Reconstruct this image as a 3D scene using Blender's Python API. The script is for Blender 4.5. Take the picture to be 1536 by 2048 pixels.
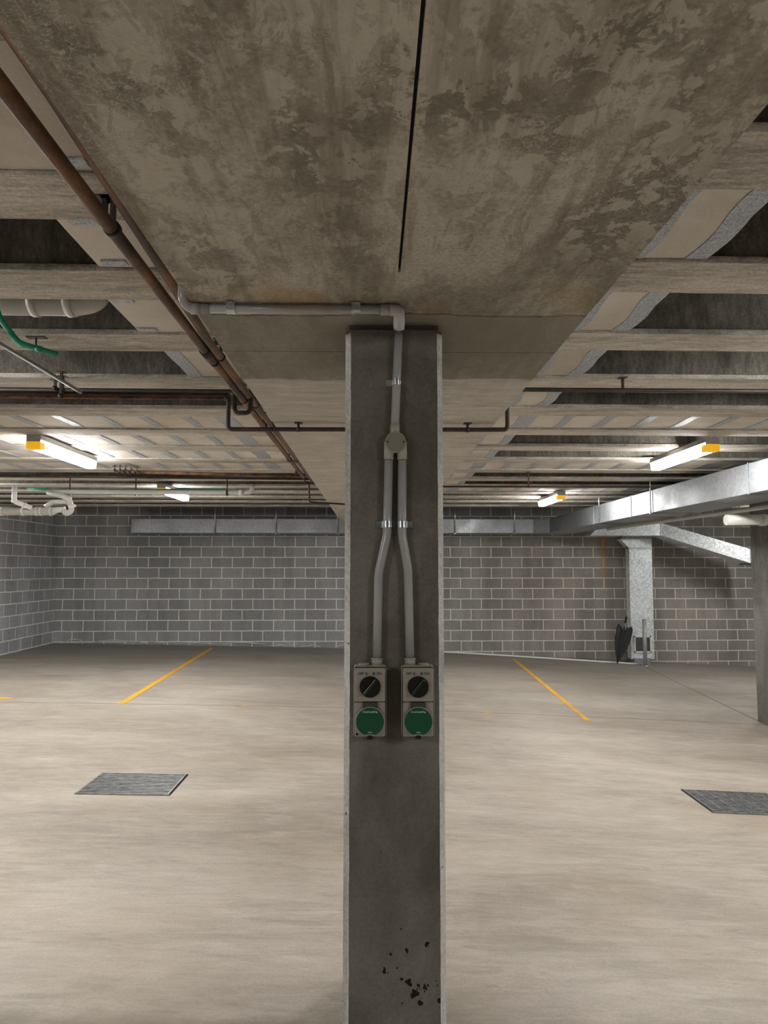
import bpy, bmesh, math, random
from mathutils import Vector, Matrix, Euler
random.seed(4)
R = math.radians
COL = bpy.context.scene.collection
SC = bpy.context.scene
for o in list(bpy.data.objects): bpy.data.objects.remove(o)

# ------------------------------------------------------------------ camera, world, exposure
CZ = 1.54
YAW, PITCH, F = R(.93), math.atan(111/1420), 1420.0
cd = bpy.data.cameras.new('camera'); cam = bpy.data.objects.new('camera', cd); COL.objects.link(cam)
cam.location = (0, 0, CZ); cam.rotation_euler = (R(90)+PITCH, 0, -YAW)
cd.sensor_fit = 'VERTICAL'; cd.sensor_height = 36; cd.sensor_width = 27; cd.lens = 36*F/2048
cd.clip_start = .05; cd.clip_end = 100
SC.camera = cam
w = bpy.data.worlds.new('world'); SC.world = w; w.use_nodes = True
w.node_tree.nodes['Background'].inputs[0].default_value = (.75, .8, .9, 1)
w.node_tree.nodes['Background'].inputs[1].default_value = 0.0
SC.view_settings.view_transform = 'Standard'; SC.view_settings.look = 'None'
SC.view_settings.gamma = 1; SC.view_settings.use_curve_mapping = False
SC.view_settings.exposure = 1.36
SC.cycles.diffuse_bounces = 8; SC.cycles.max_bounces = 12
LAMP = 66.0          # strength of every batten diffuser

# ------------------------------------------------------------------ places
HS, HJ = CZ+.73, CZ+.98          # beam soffit, joist soffit
SLAB = CZ+1.30
WALL_Y, WALL_K = 13.6, .012      # back wall runs slightly off square
LWX, RWX, BWY = -5.95, 9.2, -8.0
def fz(x):
    s = .5*(math.sqrt(x*x+1)+x)-.5
    return -(.02*x+.03*s)
_f = (math.sin(YAW)*math.cos(PITCH), math.cos(YAW)*math.cos(PITCH), math.sin(PITCH))
_r = (math.cos(YAW), -math.sin(YAW), 0)
_u = (_r[1]*_f[2], -_r[0]*_f[2], _r[0]*_f[1]-_r[1]*_f[0])
def ray(px, py): return [F*_f[i]+(px-768)*_r[i]+(1024-py)*_u[i] for i in range(3)]
def at(px, py, Y):
    v = ray(px, py); k = Y/v[1]; return Vector((v[0]*k, Y, CZ+v[2]*k))
def wall_y(x): return WALL_Y+WALL_K*x

# ------------------------------------------------------------------ node helpers
def newmat(name):
    m = bpy.data.materials.new(name); m.use_nodes = True
    nt = m.node_tree; b = nt.nodes['Principled BSDF']
    return m, nt, b
def N(nt, t, **k):
    n = nt.nodes.new(t)
    for a, v in k.items(): setattr(n, a, v)
    return n
def L(nt, a, b): nt.links.new(a, b)
def objco(nt, scale=(1, 1, 1), rot=(0, 0, 0), loc=(0, 0, 0)):
    tc = N(nt, 'ShaderNodeTexCoord'); mp = N(nt, 'ShaderNodeMapping')
    mp.inputs['Scale'].default_value = scale; mp.inputs['Rotation'].default_value = rot; mp.inputs['Location'].default_value = loc
    L(nt, tc.outputs['Object'], mp.inputs[0]); return mp.outputs[0]
def noise(nt, vec, scale, detail=4, rough=.55, dist=0):
    n = N(nt, 'ShaderNodeTexNoise'); n.inputs['Scale'].default_value = scale; n.inputs['Detail'].default_value = detail
    n.inputs['Roughness'].default_value = rough; n.inputs['Distortion'].default_value = dist
    L(nt, vec, n.inputs['Vector']); return n.outputs['Fac']
def ramp(nt, fac, stops, interp='LINEAR'):
    r = N(nt, 'ShaderNodeValToRGB'); r.color_ramp.interpolation = interp
    e = r.color_ramp.elements
    while len(e) < len(stops): e.new(.5)
    for i, (p, c) in enumerate(stops):
        e[i].position = p; e[i].color = (*c, 1) if len(c) == 3 else c
    L(nt, fac, r.inputs[0]); return r.outputs[0]
def g(v): return (v, v, v)
def mix(nt, a, b, fac, mode='MIX'):
    m = N(nt, 'ShaderNodeMix', data_type='RGBA', blend_type=mode)
    m.inputs[0].default_value = fac if isinstance(fac, (int, float)) else 0
    if not isinstance(fac, (int, float)): L(nt, fac, m.inputs[0])
    for s, v in ((6, a), (7, b)):
        if isinstance(v, tuple): m.inputs[s].default_value = (*v, 1)
        else: L(nt, v, m.inputs[s])
    return m.outputs[2]
def mth(nt, op, a, b=0, c=None):
    m = N(nt, 'ShaderNodeMath', operation=op)
    for i, v in enumerate((a, b) if c is None else (a, b, c)):
        if isinstance(v, (int, float)): m.inputs[i].default_value = v
        else: L(nt, v, m.inputs[i])
    return m.outputs[0]
def bump(nt, b, h, strength=.3, dist=.01):
    n = N(nt, 'ShaderNodeBump'); n.inputs['Strength'].default_value = strength; n.inputs['Distance'].default_value = dist
    L(nt, h, n.inputs['Height']); L(nt, n.outputs[0], b.inputs['Normal'])
def plain(name, col, rough=.5, metal=0, nz=.12, scale=30):
    m, nt, b = newmat(name)
    v = objco(nt); n = noise(nt, v, scale, 5)
    c = ramp(nt, n, [(.3, tuple(x*(1-nz) for x in col)), (.7, tuple(min(1, x*(1+nz)) for x in col))])
    L(nt, c, b.inputs['Base Color']); b.inputs['Roughness'].default_value = rough; b.inputs['Metallic'].default_value = metal
    return m
def concrete(name, dark, mid, light, scale=1.0, stretch=(1, 1, 1), pits=0.0, rough=.85, bstr=.35, swirl=.5, seed=0, grain=.12, contrast=(.36, .5, .62), fine=0):
    m, nt, b = newmat(name)
    v = objco(nt, stretch, loc=(seed, seed*.7, seed*1.3)); vi = objco(nt, (1, 1, 1), loc=(seed, 0, seed))
    n1 = noise(nt, v, 1.6*scale, 8, .62, .6)
    c = ramp(nt, n1, [(contrast[0], dark), (contrast[1], mid), (contrast[2], light)])
    n2 = noise(nt, v, 6*scale, 8, .65, 1.6)                      # skin patches with crisp borders
    patch = ramp(nt, n2, [(.50, g(0)), (.535, g(1))])
    c = mix(nt, c, light, mth(nt, 'MULTIPLY', patch, swirl*.55))
    n3 = noise(nt, v, 11*scale, 6, .7, 2.5)
    patch2 = ramp(nt, n3, [(.56, g(0)), (.6, g(1))])
    c = mix(nt, c, dark, mth(nt, 'MULTIPLY', patch2, swirl*.45))
    n4 = noise(nt, vi, 90, 4, .7)
    c = mix(nt, c, ramp(nt, n4, [(.3, g(.5-grain*1.6)), (.7, g(.5+grain*1.6))]), .7, 'OVERLAY')
    h = mth(nt, 'ADD', mth(nt, 'MULTIPLY', n2, .6), mth(nt, 'MULTIPLY', n4, .25))
    if fine:
        n5 = noise(nt, objco(nt, (stretch[0]*3, stretch[1]*3, stretch[2]*3)), 9, 6, .7)
        c = mix(nt, c, ramp(nt, n5, [(.35, g(.5-fine)), (.65, g(.5+fine))]), 1, 'OVERLAY')
    if pits > 0:
        vo = N(nt, 'ShaderNodeTexVoronoi'); vo.inputs['Scale'].default_value = 26
        vd = N(nt, 'ShaderNodeVectorMath', operation='ADD')
        nn = N(nt, 'ShaderNodeTexNoise'); nn.inputs['Scale'].default_value = 60; L(nt, vi, nn.inputs['Vector'])
        sc_ = N(nt, 'ShaderNodeVectorMath', operation='SCALE'); sc_.inputs['Scale'].default_value = .025
        L(nt, nn.outputs['Color'], sc_.inputs[0]); L(nt, vi, vd.inputs[0]); L(nt, sc_.outputs[0], vd.inputs[1]); L(nt, vd.outputs[0], vo.inputs['Vector'])
        sep = N(nt, 'ShaderNodeSeparateColor'); L(nt, vo.outputs['Color'], sep.inputs[0])
        thr = mth(nt, 'MULTIPLY', mth(nt, 'POWER', sep.outputs[0], 3), .24*pits)
        cl = ramp(nt, noise(nt, vi, 2.5, 3), [(.45, g(.15)), (.62, g(1.0))])
        pm = mth(nt, 'LESS_THAN', vo.outputs['Distance'], mth(nt, 'MULTIPLY', thr, cl))
        c = mix(nt, c, (.02, .018, .015), mth(nt, 'MULTIPLY', pm, .85))
        h = mth(nt, 'SUBTRACT', h, mth(nt, 'MULTIPLY', pm, .6))
    L(nt, c, b.inputs['Base Color']); b.inputs['Roughness'].default_value = rough
    b.inputs['Specular IOR Level'].default_value = .3
    bump(nt, b, h, bstr, .012)
    m['_c'] = 1
    return m, nt, b, c

# ------------------------------------------------------------------ materials
M = {}
def xyz(nt):
    tc = N(nt, 'ShaderNodeTexCoord'); s = N(nt, 'ShaderNodeSeparateXYZ'); L(nt, tc.outputs['Object'], s.inputs[0]); return s.outputs
def band(nt, v, lo, hi, soft=.02):
    a = N(nt, 'ShaderNodeMapRange'); a.inputs[1].default_value = lo-soft; a.inputs[2].default_value = lo+soft; L(nt, v, a.inputs[0])
    c = N(nt, 'ShaderNodeMapRange'); c.inputs[1].default_value = hi-soft; c.inputs[2].default_value = hi+soft; c.inputs[3].default_value = 1; c.inputs[4].default_value = 0; L(nt, v, c.inputs[0])
    return mth(nt, 'MULTIPLY', a.outputs[0], c.outputs[0])

# beam: form-skin patches, board joints and a darker band around the column head, paler beyond
m, nt, b, c = concrete('beam_concrete', (.215, .197, .158), (.325, .303, .25), (.45, .425, .365), 1.7, (1.3, .6, 1), pits=.35, swirl=.12, seed=3.1, bstr=.5, contrast=(.40, .5, .58))
big_ = ramp(nt, noise(nt, objco(nt, (1.2, .5, 1), loc=(1.3, 4, 0)), 1.7, 4, .6, .4), [(.42, g(0)), (.56, g(1))])
fl_ = ramp(nt, noise(nt, objco(nt, (1, .8, 1)), 17, 7, .68, .35), [(.50, g(0)), (.525, g(1))])
c = mix(nt, c, (.56, .53, .455), mth(nt, 'MULTIPLY', mth(nt, 'MULTIPLY', fl_, big_), .7))
fl2 = ramp(nt, noise(nt, objco(nt, (1.8, .5, 1), loc=(7, 1, 0)), 9, 8, .7, .6), [(.545, g(0)), (.565, g(1))])
c = mix(nt, c, (.20, .18, .14), mth(nt, 'MULTIPLY', fl2, .38))
sw = ramp(nt, noise(nt, objco(nt, (1, 1, 1), loc=(2, 9, 0)), 22, 3, .5, 3.5), [(.47, g(0)), (.5, g(1)), (.53, g(0))])
c = mix(nt, c, (.66, .63, .56), mth(nt, 'MULTIPLY', mth(nt, 'MULTIPLY', sw, ramp(nt, noise(nt, objco(nt, loc=(3, 3, 3)), 2.6, 3), [(.5, g(0)), (.6, g(1))])), .6))
stk = ramp(nt, noise(nt, objco(nt, (4, .35, 1), loc=(0, 5, 0)), 5, 5, .6, .3), [(.52, g(0)), (.66, g(1))])
c = mix(nt, c, (.19, .165, .125), mth(nt, 'MULTIPLY', stk, .55))
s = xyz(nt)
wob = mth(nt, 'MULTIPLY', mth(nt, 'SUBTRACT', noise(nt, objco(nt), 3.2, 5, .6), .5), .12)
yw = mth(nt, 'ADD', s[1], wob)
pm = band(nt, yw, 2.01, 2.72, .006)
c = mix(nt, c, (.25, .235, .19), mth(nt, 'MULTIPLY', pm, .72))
grn = ramp(nt, noise(nt, objco(nt, (.6, 3, 1)), 7, 6, .65, .3), [(.35, (.46, .435, .385)), (.65, (.68, .65, .60))])
c = mix(nt, c, grn, mth(nt, 'MULTIPLY', band(nt, yw, 2.72, 15, .01), .75))
c = mix(nt, c, (.03, .025, .02), mth(nt, 'MULTIPLY', band(nt, yw, 2.004, 2.012, .002), .8))
c = mix(nt, c, (.05, .04, .03), mth(nt, 'MULTIPLY', band(nt, mth(nt, 'ADD', s[1], mth(nt, 'MULTIPLY', wob, .08)), 2.36, 2.366, .002), .8))
rust = mth(nt, 'MULTIPLY', band(nt, yw, 1.78, 2.0, .04), ramp(nt, noise(nt, objco(nt), 5, 5, .6), [(.47, g(0)), (.62, g(.55))]))
c = mix(nt, c, (.36, .24, .10), rust)
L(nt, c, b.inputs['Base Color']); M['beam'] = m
m, nt, b, c = concrete('beam_joint', (.02,)*3, (.03,)*3, (.04,)*3); M['dark'] = m
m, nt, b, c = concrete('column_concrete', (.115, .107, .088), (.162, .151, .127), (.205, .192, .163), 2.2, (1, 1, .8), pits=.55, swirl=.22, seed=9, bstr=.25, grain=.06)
s = xyz(nt)      # honeycombing low on the shaft
vo = N(nt, 'ShaderNodeTexVoronoi'); vo.inputs['Scale'].default_value = 52; L(nt, objco(nt, (1, 1, .75)), vo.inputs['Vector'])
se = N(nt, 'ShaderNodeSeparateColor'); L(nt, vo.outputs['Color'], se.inputs[0])
cl = mth(nt, 'MULTIPLY', band(nt, s[2], .26, .5, .12), ramp(nt, noise(nt, objco(nt), 9, 4), [(.47, g(.12)), (.58, g(1))]))
pm = mth(nt, 'LESS_THAN', vo.outputs['Distance'], mth(nt, 'MULTIPLY', mth(nt, 'MULTIPLY', se.outputs[1], cl), .75))
c = mix(nt, c, (.012, .01, .008), pm); L(nt, c, b.inputs['Base Color']); M['column'] = m
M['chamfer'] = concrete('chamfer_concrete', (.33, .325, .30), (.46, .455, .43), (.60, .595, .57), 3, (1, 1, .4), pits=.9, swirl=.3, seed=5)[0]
M['pillar'] = concrete('pillar_concrete', (.10, .095, .087), (.145, .138, .128), (.21, .20, .188), 1.4, (1, 1, .5), pits=.2, swirl=.4, seed=13)[0]
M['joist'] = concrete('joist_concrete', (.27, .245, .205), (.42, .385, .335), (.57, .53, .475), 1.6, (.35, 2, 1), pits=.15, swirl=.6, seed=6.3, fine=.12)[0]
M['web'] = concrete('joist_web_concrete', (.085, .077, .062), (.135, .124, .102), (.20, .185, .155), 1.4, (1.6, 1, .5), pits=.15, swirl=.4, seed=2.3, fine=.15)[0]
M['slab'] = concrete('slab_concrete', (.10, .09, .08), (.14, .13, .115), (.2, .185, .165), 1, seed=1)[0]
m, nt, b, c = concrete('panel_board', (.50, .455, .395), (.60, .555, .495), (.69, .65, .59), .5, swirl=.12, seed=8, bstr=.08, grain=.04)
st = ramp(nt, noise(nt, objco(nt, loc=(5, 2, 0)), .9, 4, .6, .5), [(.52, g(0)), (.7, g(.55))])
c = mix(nt, c, (.42, .31, .18), st); L(nt, c, b.inputs['Base Color']); M['panel'] = m

# floor
m, nt, b, c = concrete('floor_concrete', (.345, .30, .25), (.42, .37, .312), (.50, .447, .385), .5, (.7, 1.3, 1), pits=.06, swirl=.22, seed=2, bstr=.08, grain=.05, rough=.62)
s = xyz(nt)
n = noise(nt, objco(nt, (.35, 1.5, 1)), 1.5, 8, .68, 1.0)      # tyre and water marks
c = mix(nt, c, (.185, .16, .135), mth(nt, 'MULTIPLY', ramp(nt, n, [(.5, g(0)), (.72, g(1))]), .42))
n = noise(nt, objco(nt, (.6, 3.5, 1), loc=(9, 1, 0)), 6, 6, .7, 1.0); c = mix(nt, c, ramp(nt, n, [(.3, g(.42)), (.7, g(.58))]), 1, 'OVERLAY')
n = noise(nt, objco(nt, (1, 1, 1), loc=(4, 1, 0)), 1.1, 5, .6); c = mix(nt, c, (.40, .31, .22), mth(nt, 'MULTIPLY', ramp(nt, n, [(.5, g(0)), (.7, g(1))]), .35))
n = noise(nt, objco(nt, (.5, 2.2, 1), loc=(3, 4, 0)), 2.2, 7, .65, 1.2)
c = mix(nt, c, (.54, .50, .445), mth(nt, 'MULTIPLY', ramp(nt, n, [(.55, g(0)), (.66, g(1))]), .32))
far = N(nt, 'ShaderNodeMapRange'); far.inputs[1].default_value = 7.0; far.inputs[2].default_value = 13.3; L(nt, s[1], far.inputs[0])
c = mix(nt, c, (.17, .16, .145), mth(nt, 'MULTIPLY', far.outputs[0], .6))   # dimmer light at the far end painted in, over greyer concrete
j = mth(nt, 'ABSOLUTE', mth(nt, 'SUBTRACT', s[1], mth(nt, 'ADD', mth(nt, 'MULTIPLY', s[0], .018), 7.93)))
jm = mth(nt, 'LESS_THAN', j, .012)
k = mth(nt, 'ABSOLUTE', mth(nt, 'SUBTRACT', s[0], mth(nt, 'ADD', mth(nt, 'MULTIPLY', s[1], .1015), 3.571)))
km = mth(nt, 'MULTIPLY', mth(nt, 'LESS_THAN', k, .014), mth(nt, 'GREATER_THAN', s[1], 7.93))
c = mix(nt, c, (.13, .11, .09), mth(nt, 'MULTIPLY', mth(nt, 'MAXIMUM', jm, km), .75))
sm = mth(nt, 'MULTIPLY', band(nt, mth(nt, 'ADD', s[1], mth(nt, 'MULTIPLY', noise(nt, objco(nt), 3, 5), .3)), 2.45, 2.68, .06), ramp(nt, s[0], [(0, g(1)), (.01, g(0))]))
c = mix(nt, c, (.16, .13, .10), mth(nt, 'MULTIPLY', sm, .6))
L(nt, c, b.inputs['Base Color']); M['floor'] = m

# block walls
def blockwall(name, ox, oz, warm):
    m, nt, b = newmat(name)
    tc = N(nt, 'ShaderNodeTexCoord'); sp = N(nt, 'ShaderNodeSeparateXYZ'); L(nt, tc.outputs['Object'], sp.inputs[0])
    cb = N(nt, 'ShaderNodeCombineXYZ')
    wv = mth(nt, 'MULTIPLY', mth(nt, 'SUBTRACT', noise(nt, tc.outputs['Object'], 5, 3), .5), .02)
    L(nt, mth(nt, 'ADD', mth(nt, 'ADD', sp.outputs[0], sp.outputs[1]), mth(nt, 'ADD', wv, ox)), cb.inputs[0])
    L(nt, mth(nt, 'ADD', mth(nt, 'ADD', sp.outputs[2], mth(nt, 'MULTIPLY', wv, .6)), oz), cb.inputs[1])
    br = N(nt, 'ShaderNodeTexBrick'); L(nt, cb.outputs[0], br.inputs['Vector'])
    br.inputs['Scale'].default_value = 1; br.inputs['Brick Width'].default_value = .4; br.inputs['Row Height'].default_value = .198
    br.inputs['Mortar Size'].default_value = .009; br.inputs['Mortar Smooth'].default_value = .3; br.inputs['Bias'].default_value = 0
    br.offset = .5; br.squash = 1
    d = (.34, .344, .36) if warm == 0 else (.29, .289, .288)
    br.inputs['Color1'].default_value = (*d, 1); br.inputs['Color2'].default_value = (*(x*1.24 for x in d), 1)
    br.inputs['Mortar'].default_value = (.88, .87, .84, 1)
    c = br.outputs['Color']
    n = noise(nt, tc.outputs['Object'], 70, 4, .7)
    c = mix(nt, c, ramp(nt, n, [(.3, g(.36)), (.7, g(.64))]), .8, 'OVERLAY')
    n2 = noise(nt, objco(nt, (1.6, 1.6, .35)), 1.5, 6, .6)
    c = mix(nt, c, ramp(nt, n2, [(.35, g(.4)), (.65, g(.62))]), .8, 'OVERLAY')
    n3 = noise(nt, objco(nt, (3, 3, .5), loc=(2, 2, 2)), 1.8, 5, .6)
    c = mix(nt, c, (.42, .41, .39), mth(nt, 'MULTIPLY', ramp(nt, n3, [(.58, g(0)), (.72, g(1))]), .35))
    if warm:    # earth tint and a rust run on the right hand end
        wm = N(nt, 'ShaderNodeMapRange'); wm.inputs[1].default_value = .5; wm.inputs[2].default_value = 3; L(nt, sp.outputs[0], wm.inputs[0])
        c = mix(nt, c, (.80, .70, .56), mth(nt, 'MULTIPLY', wm.outputs[0], .55), 'MULTIPLY')
        dx = mth(nt, 'ABSOLUTE', mth(nt, 'SUBTRACT', sp.outputs[0], mth(nt, 'ADD', 4.45, mth(nt, 'MULTIPLY', wv, 3))))
        rs = mth(nt, 'MULTIPLY', ramp(nt, dx, [(0, g(1)), (.09, g(0))]), band(nt, sp.outputs[2], 1.35, 3, .25))
        c = mix(nt, c, (.5, .26, .09), mth(nt, 'MULTIPLY', rs, .6))
    L(nt, c, b.inputs['Base Color']); b.inputs['Roughness'].default_value = .9; b.inputs['Specular IOR Level'].default_value = .25
    h = mth(nt, 'SUBTRACT', mth(nt, 'MULTIPLY', n, .5), mth(nt, 'MULTIPLY', br.outputs['Fac'], .5)); bump(nt, b, h, .5, .01)
    return m
M['block'] = blockwall('block_wall', .092, -.348+.198*2, 1)
M['block2'] = blockwall('block_wall_side', .1, -.348+.198*2, 0)
M['mortar'] = plain('mortar_smear', (.6, .59, .56), .9)

def galv(name, base, rough, spangle=.12, scale=60, metal=.85):
    m, nt, b = newmat(name)
    vo = N(nt, 'ShaderNodeTexVoronoi'); vo.inputs['Scale'].default_value = scale; L(nt, objco(nt), vo.inputs['Vector'])
    sc = N(nt, 'ShaderNodeSeparateColor'); L(nt, vo.outputs['Color'], sc.inputs[0])
    c = ramp(nt, sc.outputs[0], [(0, tuple(x*(1-spangle*2) for x in base)), (1, tuple(min(1, x*(1+spangle)) for x in base))])
    n = noise(nt, objco(nt), 2.2, 5, .6)
    L(nt, c, b.inputs['Base Color']); b.inputs['Metallic'].default_value = metal
    L(nt, ramp(nt, n, [(.3, g(rough-.08)), (.7, g(rough+.12))]), b.inputs['Roughness'])
    n = noise(nt, objco(nt), 3.5, 3, .5); bump(nt, b, n, .25, .03)
    return m
M['galv'] = galv('galvanised_sheet', (.40, .42, .44), .46, .07, 40, .85)
M['galv_spangle'] = galv('spangled_galvanised_sheet', (.82, .87, .93), .45, .15, 45, .35)
M['strip'] = galv('galvanised_strip', (.46, .49, .54), .5, .22, 230, .4)
M['clip'] = galv('zinc_clip', (.62, .66, .68), .28, .1, 200, 1)
def rusty(name, base, rust, amt=.5):
    m, nt, b = newmat(name)
    n = noise(nt, objco(nt, (4, 1.2, 4)), 2.5, 6, .65)
    c = ramp(nt, n, [(amt-.12, base), (amt+.14, rust)])
    n2 = noise(nt, objco(nt), 60, 3); c = mix(nt, c, ramp(nt, n2, [(.3, g(.38)), (.7, g(.62))]), .7, 'OVERLAY')
    L(nt, c, b.inputs['Base Color']); b.inputs['Roughness'].default_value = .5; b.inputs['Metallic'].default_value = .15
    bump(nt, b, n2, .15, .003); return m
M['rust'] = rusty('brown_weathered_pipe', (.055, .034, .022), (.26, .115, .045), .52)
M['darkpipe'] = rusty('dark_pipe', (.028, .023, .02), (.075, .042, .028), .55)
M['copper'] = rusty('copper_pipe', (.06, .035, .026), (.32, .12, .06), .52)
M['pvc'] = plain('grey_conduit_pvc', (.40, .40, .40), .2, 0, .04)
M['pvc_elbow'] = plain('pale_conduit_pvc', (.52, .52, .54), .25, 0, .04)
M['lid'] = plain('beige_lid', (.25, .24, .20), .35, 0, .03)
M['painted'] = plain('grey_painted_post', (.36, .37, .38), .4, .2)
M['pvc_beige'] = plain('beige_grey_plastic', (.42, .41, .36), .22, 0, .03)
M['box'] = plain('warm_grey_enclosure', (.33, .305, .26), .42, 0, .04)
M['drain'] = plain('white_drain_pvc', (.60, .59, .56), .4, 0, .08, 6)
M['drain_grey'] = plain('grey_drain_pvc', (.42, .41, .37), .4, 0, .1, 6)
M['white'] = plain('white_plastic', (.8, .8, .78), .4, 0, .03)
M['green_pipe'] = plain('green_pipe', (.01, .32, .19), .35, 0, .1)
M['green_disc'] = plain('green_label', (.003, .085, .032), .4, 0, .03)
M['black'] = plain('black_plastic', (.003, .003, .003), .4, 0, .1)
M['knobgreen'] = plain('dark_green_clear_bar', (.004, .025, .016), .25, 0, .3)
M['hinge'] = plain('dark_hinge', (.06, .065, .055), .4)
M['ink'] = plain('ink', (.03, .03, .03), .6)
M['label_white'] = plain('label_white', (.55, .68, .58), .6)
M['yellow'] = plain('yellow_lamp_end', (.85, .48, .01), .4, 0, .04)
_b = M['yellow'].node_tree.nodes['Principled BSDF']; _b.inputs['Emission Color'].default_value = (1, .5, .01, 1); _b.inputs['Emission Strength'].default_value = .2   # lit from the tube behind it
M['steel'] = plain('bare_steel', (.42, .43, .44), .35, .8)
M['grate'] = plain('grate_steel', (.36, .365, .37), .45, .6, .3, 18)
M['hole_shade'] = plain('painted_hole_shade', (.012, .012, .013), .9)
M['fabric'] = plain('charcoal_umbrella_cloth', (.03, .029, .033), .75, 0, .25, 14)
M['lampbody'] = plain('lamp_body_grey', (.35, .35, .33), .5)
m, nt, b = newmat('line_paint')
n = noise(nt, objco(nt, (1, 1, 1)), 24, 6, .75); n2 = noise(nt, objco(nt), 3, 3)
c = mix(nt, (.78, .40, .03), (.42, .34, .22), ramp(nt, mth(nt, 'ADD', mth(nt, 'MULTIPLY', n, .6), mth(nt, 'MULTIPLY', n2, .4)), [(.52, g(0)), (.6, g(.8))]))
L(nt, c, b.inputs['Base Color']); b.inputs['Roughness'].default_value = .7; M['paint'] = m
m, nt, b = newmat('lit_diffuser')
b.inputs['Base Color'].default_value = (.9, .9, .88, 1); b.inputs['Emission Color'].default_value = (1, .985, .95, 1); b.inputs['Emission Strength'].default_value = LAMP
M['lit'] = m
m = m.copy(); m.name = 'lit_diffuser_side'; m.node_tree.nodes['Principled BSDF'].inputs['Emission Strength'].default_value = LAMP*.3; M['lit_side'] = m

# ------------------------------------------------------------------ geometry helpers
def box(bm, x0, x1, y0, y1, z0, z1, bev=0, seg=2):
    g_ = bmesh.ops.create_cube(bm, size=1)['verts']
    for v in g_:
        v.co = Vector((x0+(v.co.x+.5)*(x1-x0), y0+(v.co.y+.5)*(y1-y0), z0+(v.co.z+.5)*(z1-z0)))
    if bev:
        es = list({e for v in g_ for e in v.link_edges})
        bmesh.ops.bevel(bm, geom=es, offset=bev, segments=seg, affect='EDGES', profile=.5)
def hexa(bm, p):     # eight points: bottom four (ccw), top four
    v = [bm.verts.new(q) for q in p]
    for f in ((0, 3, 2, 1), (4, 5, 6, 7), (0, 1, 5, 4), (1, 2, 6, 5), (2, 3, 7, 6), (3, 0, 4, 7)): bm.faces.new([v[i] for i in f])
def prism(bm, poly, axis_a, axis_b, axis_d, o, d):   # poly of (a,b), extruded d along axis_d from o
    o = Vector(o); A, B, D = Vector(axis_a), Vector(axis_b), Vector(axis_d)
    a = [bm.verts.new(o+A*p+B*q) for p, q in poly]; c = [bm.verts.new(o+A*p+B*q+D*d) for p, q in poly]
    n = len(poly); bm.faces.new(a[::-1]); bm.faces.new(c)
    for i in range(n): bm.faces.new((a[i], a[(i+1) % n], c[(i+1) % n], c[i]))
def fillet(pts, rad, n=8):
    pts = [Vector(p) for p in pts]; out = [pts[0]]
    for i in range(1, len(pts)-1):
        p, a, b_ = pts[i], pts[i-1]-pts[i], pts[i+1]-pts[i]
        r_ = rad[i] if isinstance(rad, (list, tuple)) else rad
        if a.angle(b_) > math.pi-.02: out.append(p); continue
        t = min(r_/math.tan(a.angle(b_)/2), a.length*.49, b_.length*.49)
        s, e = p+a.normalized()*t, p+b_.normalized()*t
        for k in range(n+1):
            u = k/n; out.append(s*(1-u)**2+p*2*u*(1-u)+e*u*u)
    out.append(pts[-1]); return out
def sweep(bm, path, r, seg=16, radii=None, hollow=0):
    path = [Vector(p) for p in path]; n = len(path)
    t0 = (path[1]-path[0]).normalized(); ref = Vector((0, 0, 1)) if abs(t0.z) < .9 else Vector((1, 0, 0))
    u = t0.cross(ref).normalized(); rings = []
    for i, p in enumerate(path):
        t = ((path[min(i+1, n-1)]-p).normalized() if i < n-1 else Vector())+((p-path[max(i-1, 0)]).normalized() if i else Vector())
        t.normalize(); u = (u-t*u.dot(t)).normalized(); w_ = t.cross(u)
        rr = radii[i] if radii else r
        rings.append([bm.verts.new(p+(u*math.cos(a)+w_*math.sin(a))*rr) for a in [2*math.pi*k/seg for k in range(seg)]])
    for a, b_ in zip(rings, rings[1:]):
        for k in range(seg):
            f = bm.faces.new((a[k], a[(k+1) % seg], b_[(k+1) % seg], b_[k])); f.smooth = True
    bm.faces.new(rings[0][::-1]); bm.faces.new(rings[-1])
def cyl(bm, p0, p1, r, seg=24): sweep(bm, [p0, p1], r, seg)
def root(o):
    while o.parent: o = o.parent
    return o
def link(name, bm, mat, parent=None, keep=False):
    bmesh.ops.recalc_face_normals(bm, faces=bm.faces)
    me = bpy.data.meshes.new(name)
    if parent is not None: off = Vector(root(parent).location)
    elif keep: off = Vector((0, 0, 0))
    else:
        cs = [v.co for v in bm.verts]
        off = Vector(((min(c.x for c in cs)+max(c.x for c in cs))/2, (min(c.y for c in cs)+max(c.y for c in cs))/2, min(c.z for c in cs)))
    bmesh.ops.translate(bm, verts=bm.verts, vec=-off)
    bm.to_mesh(me); bm.free()
    mats = mat if isinstance(mat, (list, tuple)) else [mat]
    for q in mats: me.materials.append(M[q])
    o = bpy.data.objects.new(name, me); COL.objects.link(o)
    if parent is not None: o.parent = parent
    else: o.location = off
    return o
def part(name, mat, parent, fn, **k):
    bm = bmesh.new(); fn(bm); return link(name, bm, mat, parent, **k)
def tag(o, label, cat=None, group=None):
    o['label'] = label
    if cat: o['category'] = cat
    if group: o['group'] = group
    return o
def thing(name, loc, label, cat, group=None):
    o = bpy.data.objects.new(name, None); COL.objects.link(o); o.location = loc; o.empty_display_size = .1
    return tag(o, label, cat, group)
def struct(name, mat, fn):
    bm = bmesh.new(); fn(bm); o = link(name, bm, mat, None, keep=True); o['kind'] = 'structure'; return o
def copy_tree(o, parent=None):
    c = o.copy(); COL.objects.link(c); c.parent = parent
    for ch in [q for q in bpy.data.objects if q.parent == o]: copy_tree(ch, c)
    return c
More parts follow.
